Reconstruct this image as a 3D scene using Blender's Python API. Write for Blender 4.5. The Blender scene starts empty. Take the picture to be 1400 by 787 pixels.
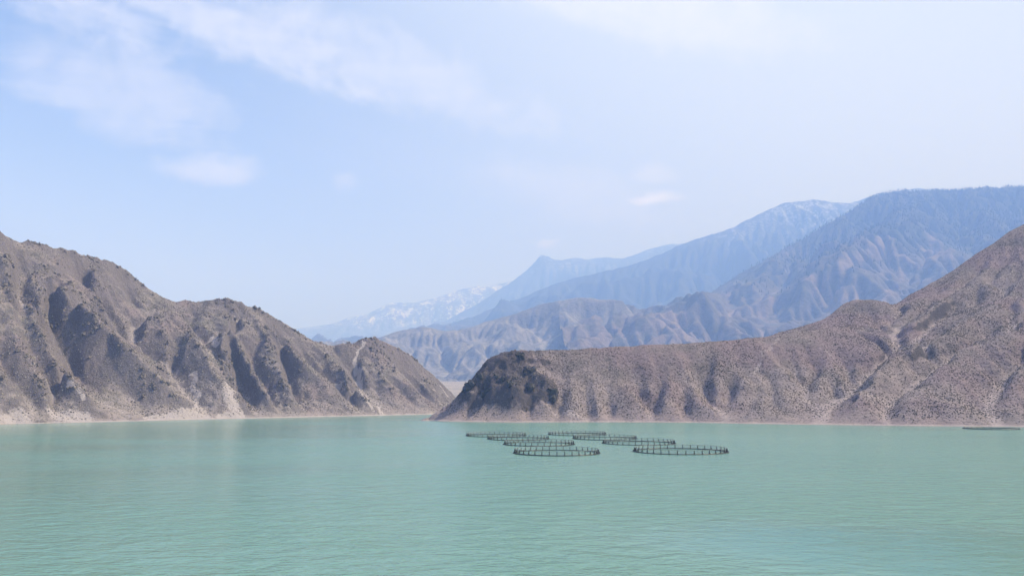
import bpy, bmesh, math, random
import numpy as np
from mathutils import Vector

# ------------------------------------------------------------------ camera
F_PX, IMG_W, IMG_H = 1057.0, 1400.0, 787.0
HORIZON = 545.0
CAM_H = 14.0
PITCH = math.atan((HORIZON - IMG_H / 2) / F_PX)
scene = bpy.context.scene
col = scene.collection
cam_data = bpy.data.cameras.new('camera')
cam_data.sensor_width = 36.0
cam_data.lens = 36.0 * F_PX / IMG_W
cam_data.clip_start = 0.5
cam_data.clip_end = 60000.0
cam = bpy.data.objects.new('camera', cam_data)
col.objects.link(cam)
cam.location = (0, 0, CAM_H)
cam.rotation_euler = (math.radians(90) + PITCH, 0, 0)
scene.camera = cam

# ------------------------------------------------------------------ sky + sun
SUN_EL, SUN_AZ = math.radians(50), math.radians(76)     # azimuth clockwise from the view direction (+Y)
world = bpy.data.worlds.new('World')
scene.world = world
world.use_nodes = True
wt = world.node_tree
wt.nodes.clear()


class NT:
    """tiny helper to wire shader nodes"""
    def __init__(self, tree):
        self.t = tree

    def n(self, typ, **kw):
        nd = self.t.nodes.new(typ)
        ins = kw.pop('ins', {})
        for k, v in kw.items():
            setattr(nd, k, v)
        for k, v in ins.items():
            self.put(nd.inputs[k], v)
        return nd

    def put(self, sock, v):
        if hasattr(v, 'is_linked'):
            self.t.links.new(v, sock)
        else:
            if sock.type == 'RGBA' and len(v) == 3:
                v = (*v, 1)
            sock.default_value = v

    def math(self, op, a, b=0.0, c=0.0, clamp=False):
        nd = self.n('ShaderNodeMath', operation=op, use_clamp=clamp)
        for i, v in enumerate((a, b, c)):
            self.put(nd.inputs[i], v)
        return nd.outputs[0]

    def vmath(self, op, a, b=(0, 0, 0), scale=None):
        nd = self.n('ShaderNodeVectorMath', operation=op)
        self.put(nd.inputs[0], a)
        self.put(nd.inputs[1], b)
        if scale is not None:
            self.put(nd.inputs['Scale'], scale)
        return nd.outputs['Value'] if op in ('DOT_PRODUCT', 'LENGTH', 'DISTANCE') else nd.outputs[0]

    def mix(self, fac, a, b, blend='MIX'):
        nd = self.n('ShaderNodeMix', data_type='RGBA', blend_type=blend)
        nd.clamp_factor = True
        self.put(nd.inputs[0], fac)
        self.put(nd.inputs[6], a)
        self.put(nd.inputs[7], b)
        return nd.outputs[2]

    def noise(self, vec, scale, detail=4, rough=0.55, dist=0.0, lac=2.0):
        nd = self.n('ShaderNodeTexNoise', ins={'Vector': vec, 'Scale': scale, 'Detail': detail,
                                               'Roughness': rough, 'Distortion': dist, 'Lacunarity': lac})
        return nd.outputs['Fac']

    def ramp(self, v, lo, hi, a=0.0, b=1.0, smooth=True):
        nd = self.n('ShaderNodeMapRange', interpolation_type='SMOOTHSTEP' if smooth else 'LINEAR', clamp=True)
        for k, x in zip(('Value', 'From Min', 'From Max', 'To Min', 'To Max'), (v, lo, hi, a, b)):
            self.put(nd.inputs[k], x)
        return nd.outputs[0]

    def attr(self, name):
        return self.n('ShaderNodeAttribute', attribute_name=name).outputs['Fac']


def pix_dir(x, y):
    u = (x - IMG_W / 2) / F_PX
    v = (IMG_H / 2 - y) / F_PX
    d = Vector((u, math.cos(PITCH) - v * math.sin(PITCH), math.sin(PITCH) + v * math.cos(PITCH)))
    return d.normalized()


W = NT(wt)
sky = W.n('ShaderNodeTexSky', sky_type='NISHITA', sun_disc=False, sun_elevation=SUN_EL, sun_rotation=SUN_AZ,
          altitude=1500.0, air_density=1.0, dust_density=1.0, ozone_density=1.5)
dirv = W.n('ShaderNodeTexCoord').outputs['Generated']
sep = W.n('ShaderNodeSeparateXYZ', ins={0: dirv})
# thin cirrus veil: noise on a plane high above, seen in perspective
zz = W.math('ADD', W.math('MAXIMUM', sep.outputs[2], 0.0), 0.12)
cx = W.math('DIVIDE', sep.outputs[0], zz)
cyy = W.math('DIVIDE', sep.outputs[1], zz)
pl = W.n('ShaderNodeCombineXYZ', ins={0: W.math('MULTIPLY', cx, 0.75), 1: cyy, 2: 0.0}).outputs[0]
rotp = W.n('ShaderNodeVectorRotate', rotation_type='Z_AXIS', ins={'Vector': pl, 'Angle': math.radians(-38)}).outputs[0]
st = W.n('ShaderNodeMapping', ins={0: rotp, 1: (3.1, 1.7, 0), 3: (0.45, 1.0, 1)}).outputs[0]
n1 = W.noise(st, 0.9, 7, 0.55, 0.6)
n2 = W.noise(pl, 0.35, 3, 0.5, 0.3)
veil = W.ramp(W.math('ADD', W.math('MULTIPLY', n1, 0.7), W.math('MULTIPLY', n2, 0.5)), 0.46, 0.76)
veil = W.math('MULTIPLY', veil, 0.45)
# general milkiness of the air: stronger near the horizon
milk = W.ramp(sep.outputs[2], 0.42, 0.0, 0.0, 0.85)
# thin cloud glows whiter towards the sun
aur = W.ramp(W.vmath('DOT_PRODUCT', dirv, (math.cos(SUN_EL) * math.sin(SUN_AZ), math.cos(SUN_EL) * math.cos(SUN_AZ), math.sin(SUN_EL))), 0.05, 0.70, 0.0, 0.95)
# a few small fair weather clouds
wob = W.n('ShaderNodeTexNoise', ins={'Vector': dirv, 'Scale': 14.0, 'Detail': 5.0, 'Roughness': 0.6}).outputs['Color']
wd = W.vmath('ADD', dirv, W.vmath('SCALE', W.vmath('SUBTRACT', wob, (0.5, 0.5, 0.5)), scale=0.055))
wisp = W.math('ADD', W.math('MULTIPLY', W.noise(dirv, 22.0, 6, 0.6, 0.4), 0.45), W.math('MULTIPLY', W.noise(st, 3.4, 9, 0.66, 1.2), 0.55))
puffs = None
for px, py, rx, ry, s, soft in ((285, 228, 58, 18, 0.5, 0.8), (893, 273, 36, 9, 0.85, 0.35), (896, 238, 30, 14, 0.3, 0.8), (750, 330, 16, 7, 0.45, 0.5),
                                (688, 235, 18, 12, 0.2, 0.8), (475, 252, 18, 9, 0.25, 0.8), (790, 265, 130, 34, 0.2, 1.3), (165, 120, 120, 50, 0.35, 2.2),
                                (320, 20, 210, 56, 0.5, 2.2), (900, 15, 170, 40, 0.4, 1.8), (80, 0, 130, 40, 0.5, 2.0), (470, 70, 260, 50, 0.35, 2.4)):
    d = pix_dir(px, py)
    right = Vector((d.y, -d.x, 0)).normalized()
    up = right.cross(d)
    if soft > 1.1:
        tl = math.radians(-14)
        right, up = right * math.cos(tl) + up * math.sin(tl), up * math.cos(tl) - right * math.sin(tl)
    df = W.vmath('SUBTRACT', wd, tuple(d))
    a = W.math('DIVIDE', W.vmath('DOT_PRODUCT', df, tuple(right)), rx / F_PX)
    b = W.math('DIVIDE', W.vmath('DOT_PRODUCT', df, tuple(up)), ry / F_PX)
    e = W.math('ADD', W.math('MULTIPLY', a, a), W.math('MULTIPLY', b, b))
    e = W.math('ADD', e, W.math('MULTIPLY', W.math('SUBTRACT', wisp, 0.5), 3.2 * soft))
    front = W.math('GREATER_THAN', W.vmath('DOT_PRODUCT', wd, tuple(d)), 0.5)
    g = W.math('MULTIPLY', W.math('MULTIPLY', W.ramp(e, 1.8, -0.4), s), front)
    puffs = g if puffs is None else W.math('MAXIMUM', puffs, g)
skycol = W.mix(veil, sky.outputs[0], (3.5, 3.9, 5.6))
skycol = W.mix(milk, skycol, (4.4, 5.0, 8.2))
skycol = W.mix(aur, skycol, (6.6, 7.4, 7.7))
skycol = W.mix(puffs, skycol, (9.6, 9.7, 9.9))
bg = W.n('ShaderNodeBackground', ins={'Color': skycol, 'Strength': 0.07})
out = W.n('ShaderNodeOutputWorld')
wt.links.new(bg.outputs[0], out.inputs[0])

sun_dir = Vector((math.cos(SUN_EL) * math.sin(SUN_AZ), math.cos(SUN_EL) * math.cos(SUN_AZ), math.sin(SUN_EL)))
sl = bpy.data.lights.new('sun', 'SUN')
sl.energy = 3.7
sl.angle = math.radians(0.6)
sl.color = (1.0, 0.99, 0.975)
so = bpy.data.objects.new('sun', sl)
so.rotation_euler = sun_dir.to_track_quat('Z', 'Y').to_euler()
so.location = (200, 0, 400)
col.objects.link(so)

vs = scene.view_settings
vs.view_transform = 'Standard'
vs.look = 'None'
vs.exposure = 0.9
vs.gamma = 1.0
vs.use_curve_mapping = False
scene.render.engine = 'CYCLES'
scene.cycles.use_denoising = True
scene.cycles.max_bounces = 4
scene.cycles.diffuse_bounces = 2
scene.cycles.glossy_bounces = 2
scene.cycles.transparent_max_bounces = 16
scene.cycles.volume_bounces = 2
HAZE_DENSITY = 2.0e-4


# ------------------------------------------------------------------ helpers
def tag(o, label=None, cat=None, group=None, kind=None):
    for k, v in (('label', label), ('category', cat), ('group', group), ('kind', kind)):
        if v:
            o[k] = v
    return o


def at(x, y, D):
    """point on the sight line of photo position (x, y) at forward distance D metres"""
    d = pix_dir(x, y)
    s = D / d.y
    return np.array([d.x * s, D, CAM_H + d.z * s])


def on_water(x, y):
    d = pix_dir(x, y)
    s = -CAM_H / d.z
    return np.array([d.x * s, d.y * s, 0.0])


def lin(pts):
    """[(x,y,D)...] -> 3D polyline, D interpolated where None"""
    idx = [i for i, p in enumerate(pts) if len(p) > 2]
    D = np.interp(range(len(pts)), idx, [pts[i][2] for i in idx])
    return np.array([at(p[0], p[1], D[i]) for i, p in enumerate(pts)])


def shore(pts):
    return np.array([on_water(*p) for p in pts])


def dens(P, step):
    P = np.asarray(P, float)
    out = []
    for a, b in zip(P[:-1], P[1:]):
        k = max(1, int(np.linalg.norm(b[:2] - a[:2]) / step))
        t = np.arange(k)[:, None] / k
        out.append(a + (b - a) * t)
    out.append(P[-1:])
    return np.concatenate(out)


def off(P, dx, dy, z=None, zs=None):
    Q = P.copy()
    Q[:, 0] += dx
    Q[:, 1] += dy
    if z is not None:
        Q[:, 2] = z
    if zs is not None:
        Q[:, 2] *= zs
    return Q


def sstep(x, a, b):
    t = np.clip((x - a) / (b - a), 0, 1)
    return t * t * (3 - 2 * t)


def perlin(x, y, seed):
    rng = np.random.default_rng(seed)
    perm = rng.permutation(256)
    ang = rng.random(256) * 2 * np.pi
    gx, gy = np.cos(ang), np.sin(ang)
    xi, yi = np.floor(x).astype(int), np.floor(y).astype(int)
    xf, yf = x - xi, y - yi
    u, v = xf * xf * xf * (xf * (xf * 6 - 15) + 10), yf * yf * yf * (yf * (yf * 6 - 15) + 10)

    def g(ix, iy, dx, dy):
        h = perm[(perm[ix & 255] + iy) & 255]
        return gx[h] * dx + gy[h] * dy
    a = g(xi, yi, xf, yf)
    b = g(xi + 1, yi, xf - 1, yf)
    c = g(xi, yi + 1, xf, yf - 1)
    d = g(xi + 1, yi + 1, xf - 1, yf - 1)
    return (a + (b - a) * u) * (1 - v) + (c + (d - c) * u) * v


def fbm(x, y, wl, octaves, seed, gain=0.5, ridged=False):
    amp, tot, res = 1.0, 0.0, 0.0
    for o in range(octaves):
        n = perlin(x / wl + 17.3 * o, y / wl - 9.1 * o, seed + o)
        if ridged:
            n = 1 - 2.6 * np.abs(n)
        res = res + n * amp
        tot += amp
        amp *= gain
        wl *= 0.5
    return res / tot


def blur(h):
    p = np.pad(h, 1, mode='edge')
    return (p[1:-1, 1:-1] * 4 + (p[:-2, 1:-1] + p[2:, 1:-1] + p[1:-1, :-2] + p[1:-1, 2:]) * 2
            + p[:-2, :-2] + p[2:, 2:] + p[:-2, 2:] + p[2:, :-2]) / 16


def resize(h, ny, nx):
    y = np.linspace(0, h.shape[0] - 1, ny)
    x = np.linspace(0, h.shape[1] - 1, nx)
    y0 = np.minimum(y.astype(int), h.shape[0] - 2)
    x0 = np.minimum(x.astype(int), h.shape[1] - 2)
    fy, fx = (y - y0)[:, None], (x - x0)[None]
    return ((h[y0][:, x0] * (1 - fx) + h[y0][:, x0 + 1] * fx) * (1 - fy)
            + (h[y0 + 1][:, x0] * (1 - fx) + h[y0 + 1][:, x0 + 1] * fx) * fy)


class Terrain:
    def __init__(self, x0, x1, y0, y1, res):
        self.x0, self.y0, self.res = x0, y0, res
        self.nx, self.ny = int((x1 - x0) / res) + 1, int((y1 - y0) / res) + 1
        self.X, self.Y = np.meshgrid(x0 + np.arange(self.nx) * res, y0 + np.arange(self.ny) * res)
        self.attrs = {}

    def solve(self, lines):
        """harmonic surface through ridge, shore and base lines, coarse to fine"""
        P = np.concatenate([dens(L, self.res * 0.7) for L in lines])
        h = None
        k = 32
        while k >= 1:
            nx, ny = max(4, -(-self.nx // k)), max(4, -(-self.ny // k))
            r = self.res * k
            ix = np.rint((P[:, 0] - self.x0) / (self.res * (self.nx - 1)) * (nx - 1)).astype(int)
            iy = np.rint((P[:, 1] - self.y0) / (self.res * (self.ny - 1)) * (ny - 1)).astype(int)
            ok = (ix >= 0) & (ix < nx) & (iy >= 0) & (iy < ny)
            f = iy[ok] * nx + ix[ok]
            cnt = np.bincount(f, minlength=nx * ny)
            sm = np.bincount(f, weights=P[ok, 2], minlength=nx * ny)
            m = (cnt > 0).reshape(ny, nx)
            val = np.where(m, (sm / np.maximum(cnt, 1)).reshape(ny, nx), 0)
            h = np.full((ny, nx), val[m].mean()) if h is None else resize(h, ny, nx)
            for _ in range(400 if k == 32 else (120 if k > 4 else 50 if k > 1 else 24)):
                h[m] = val[m]
                p = np.pad(h, 1, mode='edge')
                h = (p[:-2, 1:-1] + p[2:, 1:-1] + p[1:-1, :-2] + p[1:-1, 2:]) * 0.25
            h[m] = val[m]
            k //= 2
        self.h = h
        return self

    def sample(self, x, y, a=None):
        a = self.h if a is None else a
        fx = np.clip((np.asarray(x) - self.x0) / self.res, 0, self.nx - 1.001)
        fy = np.clip((np.asarray(y) - self.y0) / self.res, 0, self.ny - 1.001)
        i, j = fx.astype(int), fy.astype(int)
        u, v = fx - i, fy - j
        return ((a[j, i] * (1 - u) + a[j, i + 1] * u) * (1 - v) + (a[j + 1, i] * (1 - u) + a[j + 1, i + 1] * u) * v)

    def hit(self, pts, lower=0.0):
        """where sight lines meet the present surface"""
        out = []
        Ds = np.arange(self.y0, self.y0 + self.res * (self.ny - 1), self.res)
        for x, y in pts:
            d = pix_dir(x, y)
            s = Ds / d.y
            z = CAM_H + d.z * s
            hh = self.sample(d.x * s, Ds)
            if lower:
                hh = hh - lower * sstep(hh, 0, 2.2 * abs(lower))
            w = np.nonzero(z <= hh)[0]
            k = w[0] if len(w) else len(Ds) - 1
            out.append((d.x * s[k], Ds[k], z[k] if lower else hh[k]))
        return np.array(out)

    def fold_lines(self, folds, rd, keep, seed):
        """spur (+) and gully (-) lines lying on the surface, fading out towards their upper end"""
        rng = np.random.default_rng(seed)
        out = []
        for pts, up in folds:
            P = dens(self.hit(pts, -up), 8.0)
            P[1:-1, :2] += rng.normal(0, 1.2, (len(P) - 2, 2))
            t = np.linspace(0, 1, len(P))
            base = self.sample(P[:, 0], P[:, 1])
            P[:, 2] = base + up * sstep(t, 0.0, 0.45) * sstep(base, 0, 2.2 * abs(up))
            P = P[self.sample(P[:, 0], P[:, 1], rd) > keep]
            # only the slope that faces the lake, not the far side of the crest
            ok = []
            for q in P:
                t = np.linspace(self.y0, q[1] - 4, 160) / q[1]
                ang = (self.sample(q[0] * t, q[1] * t) - CAM_H) / (q[1] * t)
                ok.append(ang.max() < (self.sample(q[0], q[1]) - CAM_H) / q[1] + 0.002)
            P = P[np.array(ok, bool)] if len(P) else P
            if len(P) > 2:
                out.append(P)
        return out

    def dist(self, P, warp=0.0, wl=20.0, seed=5):
        """distance to a polyline and position 0..1 along it"""
        X, Y = self.X, self.Y
        if warp:
            X = X + fbm(X, Y, wl, 3, seed) * warp
            Y = Y + fbm(self.X, self.Y, wl, 3, seed + 40) * warp
        L = np.concatenate([[0], np.cumsum(np.linalg.norm(np.diff(P[:, :2], axis=0), axis=1))])
        best = np.full(X.shape, 1e9)
        tt = np.zeros(X.shape)
        for i in range(len(P) - 1):
            a, b = P[i, :2], P[i + 1, :2]
            ab = b - a
            l2 = max(ab @ ab, 1e-6)
            t = np.clip(((X - a[0]) * ab[0] + (Y - a[1]) * ab[1]) / l2, 0, 1)
            d = np.hypot(X - a[0] - t * ab[0], Y - a[1] - t * ab[1])
            w = d < best
            best[w] = d[w]
            tt[w] = ((L[i] + t * (L[i + 1] - L[i])) / L[-1])[w]
        return best, tt

    def carve(self, P, amp, width, warp=6.0, wl=25.0, seed=5, ends=(0.25, 0.05), guard=1.0):
        d, t = self.dist(P, warp, wl, seed)
        prof = np.clip(1 - d / width, 0, 1)
        taper = sstep(t, 0, ends[0]) * sstep(1 - t, 0, ends[1])
        self.h += amp * prof ** 1.15 * taper * guard

    def erode(self, batches, frac=0.1, steps=45, rate=0.25, cap=5.0, seed=1, zmin=0.0, floor=True):
        rng = np.random.default_rng(seed)
        h = self.h / self.res
        ny, nx = h.shape
        flow = np.zeros(ny * nx)
        dep = np.zeros(ny * nx)
        N = int(ny * nx * frac)
        zm = zmin / self.res
        for b in range(batches):
            x = rng.random(N) * (nx - 3) + 1
            y = rng.random(N) * (ny - 3) + 1
            dx, dy = np.zeros(N), np.zeros(N)
            v, w, s = np.ones(N), np.ones(N), np.zeros(N)
            alive = h[y.astype(int), x.astype(int)] > zm
            x, y, dx, dy, v, w, s = [a[alive] for a in (x, y, dx, dy, v, w, s)]
            for st_ in range(steps):
                i, j = x.astype(int), y.astype(int)
                u, q = x - i, y - j
                f = h.ravel()
                k = j * nx + i
                a, bb, c, d = f[k], f[k + 1], f[k + nx], f[k + nx + 1]
                gx = (bb - a) * (1 - q) + (d - c) * q
                gy = (c - a) * (1 - u) + (d - bb) * u
                h0 = a * (1 - u) * (1 - q) + bb * u * (1 - q) + c * (1 - u) * q + d * u * q
                dx = dx * 0.12 - gx * 0.88
                dy = dy * 0.12 - gy * 0.88
                l = np.hypot(dx, dy) + 1e-9
                dx, dy = dx / l, dy / l
                X2, Y2 = x + dx, y + dy
                ok = (X2 > 1) & (X2 < nx - 2) & (Y2 > 1) & (Y2 < ny - 2) & (h0 > zm)
                i2, j2 = np.clip(X2, 1, nx - 2).astype(int), np.clip(Y2, 1, ny - 2).astype(int)
                u2, q2 = np.clip(X2, 1, nx - 2) - i2, np.clip(Y2, 1, ny - 2) - j2
                k2 = j2 * nx + i2
                h1 = f[k2] * (1 - u2) * (1 - q2) + f[k2 + 1] * u2 * (1 - q2) + f[k2 + nx] * (1 - u2) * q2 + f[k2 + nx + 1] * u2 * q2
                dh = h1 - h0
                C = np.maximum(-dh, 0.01) * v * w * cap
                depo = np.where(dh > 0, np.minimum(dh, s), np.where(s > C, (s - C) * 0.3, 0))
                ero = np.where((dh <= 0) & (s <= C), np.minimum((C - s) * rate, -dh * 0.9), 0)
                amt = np.where(ok, depo - ero, 0) * 0.5
                s = s - amt
                W4 = ((1 - u) * (1 - q), u * (1 - q), (1 - u) * q, u * q)
                delta = np.zeros(ny * nx)
                for kk, ww in zip((k, k + 1, k + nx, k + nx + 1), W4):
                    delta += np.bincount(kk, weights=amt * ww, minlength=ny * nx)
                flow += np.bincount(k, weights=w * ok, minlength=ny * nx)
                dep += np.maximum(delta, 0)
                h = h + blur(np.clip(delta, -0.12, 0.12).reshape(ny, nx))
                v = np.sqrt(np.maximum(v * v - dh * 2.0, 0.05))
                w = w * 0.975
                x, y = X2, Y2
                x, y, dx, dy, v, w, s = [a_[ok] for a_ in (x, y, dx, dy, v, w, s)]
                if len(x) == 0:
                    break
        self.h = h * self.res
        self.flow = np.log1p(blur(flow.reshape(ny, nx)))
        return self

    def erode_coarse(self, k, *a, **kw):
        C = Terrain(self.x0, self.x0 + self.res * (self.nx - 1), self.y0, self.y0 + self.res * (self.ny - 1), self.res * k)
        C.h = resize(self.h, C.ny, C.nx)
        b = C.h.copy()
        C.erode(*a, **kw)
        self.h = self.h + resize(C.h - b, self.ny, self.nx)
        self.flow = resize(C.flow, self.ny, self.nx)

    def thermal(self, talus, n, k=0.2):
        t = talus * self.res
        for _ in range(n):
            h = self.h
            d = np.zeros_like(h)
            for ax, sh in ((0, 1), (1, 1)):
                df = np.diff(h, axis=ax)
                mv = np.sign(df) * np.maximum(np.abs(df) - t, 0) * k
                if ax == 0:
                    d[:-1] += mv
                    d[1:] -= mv
                else:
                    d[:, :-1] += mv
                    d[:, 1:] -= mv
            self.h = h + d

    def mesh(self, name, mat, zcut=-2.5):
        nx, ny = self.nx, self.ny
        h = self.h
        mx = np.maximum(np.maximum(h[:-1, :-1], h[1:, :-1]), np.maximum(h[:-1, 1:], h[1:, 1:]))
        jj, ii = np.nonzero(mx > zcut)
        k = jj * nx + ii
        quads = np.stack([k, k + 1, k + nx + 1, k + nx], 1)
        used = np.unique(quads)
        remap = np.full(nx * ny, -1)
        remap[used] = np.arange(len(used))
        quads = remap[quads].astype(np.int32)
        co = np.stack([self.X.ravel()[used], self.Y.ravel()[used], h.ravel()[used]], 1).astype(np.float32)
        me = bpy.data.meshes.new(name)
        me.vertices.add(len(co))
        me.vertices.foreach_set('co', co.ravel())
        me.loops.add(quads.size)
        me.loops.foreach_set('vertex_index', quads.ravel())
        me.polygons.add(len(quads))
        me.polygons.foreach_set('loop_start', np.arange(0, quads.size, 4, dtype=np.int32))
        me.polygons.foreach_set('loop_total', np.full(len(quads), 4, dtype=np.int32))
        me.polygons.foreach_set('use_smooth', np.ones(len(quads), dtype=bool))
        for an, av in self.attrs.items():
            a = me.attributes.new(an, 'FLOAT', 'POINT')
            a.data.foreach_set('value', av.ravel()[used].astype(np.float32))
        me.update()
        me.validate()
        me.materials.append(mat)
        o = bpy.data.objects.new(name, me)
        col.objects.link(o)
        return o


def new_mat(name):
    m = bpy.data.materials.new(name)
    m.use_nodes = True
    m.node_tree.nodes.clear()
    N = NT(m.node_tree)
    o = N.n('ShaderNodeOutputMaterial')
    return m, N, o


def plain(name, colr, rough=0.6, var=0.15, scale=3.0, metallic=0.0):
    m, N, o = new_mat(name)
    p = N.n('ShaderNodeNewGeometry').outputs['Position']
    n = N.noise(p, scale, 5, 0.6)
    dark = tuple(c * (1 - var) for c in colr)
    light = tuple(min(1, c * (1 + var)) for c in colr)
    b = N.n('ShaderNodeBsdfPrincipled', ins={'Base Color': N.mix(N.ramp(n, .3, .7), dark, light), 'Roughness': rough, 'Metallic': metallic})
    m.node_tree.links.new(b.outputs[0], o.inputs[0])
    return m


# ------------------------------------------------------------------ materials of the land
def hill_material(name, soil, rock, scrub, pale, pink, tint_bias=0.0):
    soil, rock, scrub, pale, pink = [(c[0] * 1.10, c[1] * 1.065, c[2] * 1.19) for c in (soil, rock, scrub, pale, pink)]
    m, N, o = new_mat(name)
    geo = N.n('ShaderNodeNewGeometry')
    p = geo.outputs['Position']
    sp = N.n('ShaderNodeSeparateXYZ', ins={0: p})
    z = sp.outputs[2]
    flow, chute, rk = N.attr('flow'), N.attr('chute'), N.attr('rock')
    big = N.noise(p, 0.018, 5, 0.55)
    mid = N.noise(p, 0.09, 6, 0.6, 0.4)
    fine = N.noise(p, 0.55, 8, 0.68)
    grit = N.noise(p, 1.9, 5, 0.7)
    c = N.mix(N.ramp(mid, 0.36, 0.64), soil, scrub)
    c = N.mix(N.ramp(N.math('ADD', big, tint_bias), 0.46, 0.62), c, pink)
    # paler soil aprons low on the slopes
    tz = N.math('ADD', z, N.math('MULTIPLY', N.math('SUBTRACT', N.math('ADD', mid, big), 1.0), 90))
    c = N.mix(N.ramp(tz, 34, 6, 0, 0.6), c, tuple(0.62 * a + 0.38 * b for a, b in zip(soil, pale)))
    # speckle of stones and dry tufts
    c = N.mix(N.ramp(grit, 0.52, 0.66, 0, 0.7), c, N.mix(0.6, soil, pale))
    c = N.mix(N.ramp(fine, 0.49, 0.34, 0, 0.7), c, tuple(x * 0.36 for x in scrub))
    # bare rock where the slope is steep
    rf = N.math('ADD', N.math('ADD', rk, N.math('MULTIPLY', N.math('SUBTRACT', fine, 0.5), 1.3)), N.math('MULTIPLY', N.math('SUBTRACT', mid, 0.5), 1.3))
    c = N.mix(N.math('MULTIPLY', N.ramp(rf, 0.4, 0.95), 0.82), c, N.mix(N.ramp(grit, 0.42, 0.68), tuple(x * 0.7 for x in rock), tuple(x * 1.5 for x in rock)))
    # gravel in the runnels and on chutes
    ff = N.math('ADD', flow, N.math('MULTIPLY', N.math('SUBTRACT', fine, 0.5), 0.5))
    c = N.mix(N.ramp(ff, 0.62, 1.0, 0, 0.55), c, pale)
    cf = N.math('ADD', N.math('ADD', chute, N.math('MULTIPLY', N.math('SUBTRACT', mid, 0.5), 0.9)), N.math('MULTIPLY', N.math('SUBTRACT', fine, 0.5), 1.1))
    c = N.mix(N.ramp(cf, 0.35, 0.7, 0, 0.9), c, pale)
    # washed strip along the waterline
    zb = N.math('ADD', z, N.math('MULTIPLY', N.math('SUBTRACT', mid, 0.5), 1.6))
    c = N.mix(N.ramp(zb, 1.1, 0.4, 0, 0.85), c, pale)
    c = N.mix(N.ramp(z, 0.28, 0.12, 0, 0.5), c, tuple(x * 0.5 for x in pale))
    b1 = N.math('ADD', N.math('MULTIPLY', fine, 1.0), N.math('MULTIPLY', grit, 0.35))
    bump = N.n('ShaderNodeBump', ins={'Strength': 1.0, 'Distance': 1.6, 'Height': b1})
    bs = N.n('ShaderNodeBsdfPrincipled', ins={'Base Color': c, 'Roughness': 0.95, 'Specular IOR Level': 0.15, 'Normal': bump.outputs[0]})
    m.node_tree.links.new(bs.outputs[0], o.inputs[0])
    return m


def mountain_material(name, tan, grey, forest, forest_lo, forest_hi, snow_lo, snow_hi, scale=1.0, snow_amt=1.0):
    m, N, o = new_mat(name)
    geo = N.n('ShaderNodeNewGeometry')
    p = N.vmath('SCALE', geo.outputs['Position'], scale=1 / 1.6)
    nz = N.n('ShaderNodeSeparateXYZ', ins={0: geo.outputs['Normal']}).outputs[2]
    z = N.n('ShaderNodeSeparateXYZ', ins={0: p}).outputs[2]
    flow, scar = N.attr('flow'), N.attr('chute')
    big = N.noise(p, 0.0028 / scale, 5, 0.55)
    mid = N.noise(p, 0.012 / scale, 7, 0.6, 0.5)
    fine = N.noise(p, 0.06 / scale, 6, 0.68)
    c = N.mix(N.ramp(mid, 0.35, 0.65), grey, tan)
    c = N.mix(N.ramp(fine, 0.52, 0.36, 0, 0.5), c, tuple(x * 0.5 for x in grey))
    c = N.mix(N.ramp(flow, 0.7, 1.0, 0, 0.6), c, tuple(min(1, x * 1.5) for x in tan))
    zf = N.math('ADD', z, N.math('MULTIPLY', N.math('SUBTRACT', N.math('ADD', big, mid), 1.0), (forest_hi - forest_lo) * 2.2))
    ff = N.math('MULTIPLY', N.ramp(zf, forest_lo, forest_hi), N.ramp(scar, 0.6, 0.25))
    ff = N.math('MULTIPLY', ff, N.ramp(fine, 0.28, 0.5, 0.35, 0.85))
    c = N.mix(ff, c, forest)
    c = N.mix(N.math('MULTIPLY', N.ramp(N.math('ADD', N.math('ADD', scar, N.math('MULTIPLY', N.math('SUBTRACT', mid, 0.5), 1.2)), N.math('MULTIPLY', N.math('SUBTRACT', fine, 0.5), 1.6)), 0.4, 0.95), 0.7), c, tuple(min(1, x * 1.08) for x in tan))
    zs = N.math('ADD', z, N.math('MULTIPLY', N.math('SUBTRACT', big, 0.5), (snow_hi - snow_lo) * 1.5))
    sn = N.math('MULTIPLY', N.ramp(zs, snow_lo, snow_hi),
                N.ramp(N.math('ADD', N.math('MULTIPLY', fine, 0.75), N.math('MULTIPLY', mid, 0.45)), 0.60, 0.68))
    c = N.mix(N.math('MULTIPLY', sn, snow_amt), c, (0.86, 0.88, 0.92))
    bump = N.n('ShaderNodeBump', ins={'Strength': 0.8, 'Distance': 14.0 * scale, 'Height': fine})
    bs = N.n('ShaderNodeBsdfPrincipled', ins={'Base Color': c, 'Roughness': 0.95, 'Specular IOR Level': 0.1, 'Normal': bump.outputs[0]})
    m.node_tree.links.new(bs.outputs[0], o.inputs[0])
    return m


M_left = hill_material('left_hill_ground', (0.24, 0.212, 0.19), (0.15, 0.136, 0.131), (0.15, 0.142, 0.115), (0.38, 0.35, 0.325), (0.21, 0.174, 0.16))
M_right = hill_material('right_hill_ground', (0.235, 0.2, 0.182), (0.066, 0.061, 0.061), (0.165, 0.145, 0.127), (0.38, 0.335, 0.31), (0.215, 0.17, 0.165), 0.03)


def finish(T, chute=None, rock_extra=None, slope_lo=0.55, slope_hi=1.15):
    gy, gx = np.gradient(T.h, T.res)
    sl_ = np.hypot(gx, gy)
    f = T.flow
    T.attrs['flow'] = np.clip((f - np.percentile(f, 50)) / (np.percentile(f, 99.5) - np.percentile(f, 50) + 1e-6), 0, 1.2)
    T.attrs['rock'] = sstep(blur(sl_), slope_lo, slope_hi) + (0 if rock_extra is None else rock_extra)
    T.attrs['chute'] = np.zeros_like(T.h) if chute is None else chute
    return T


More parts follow.
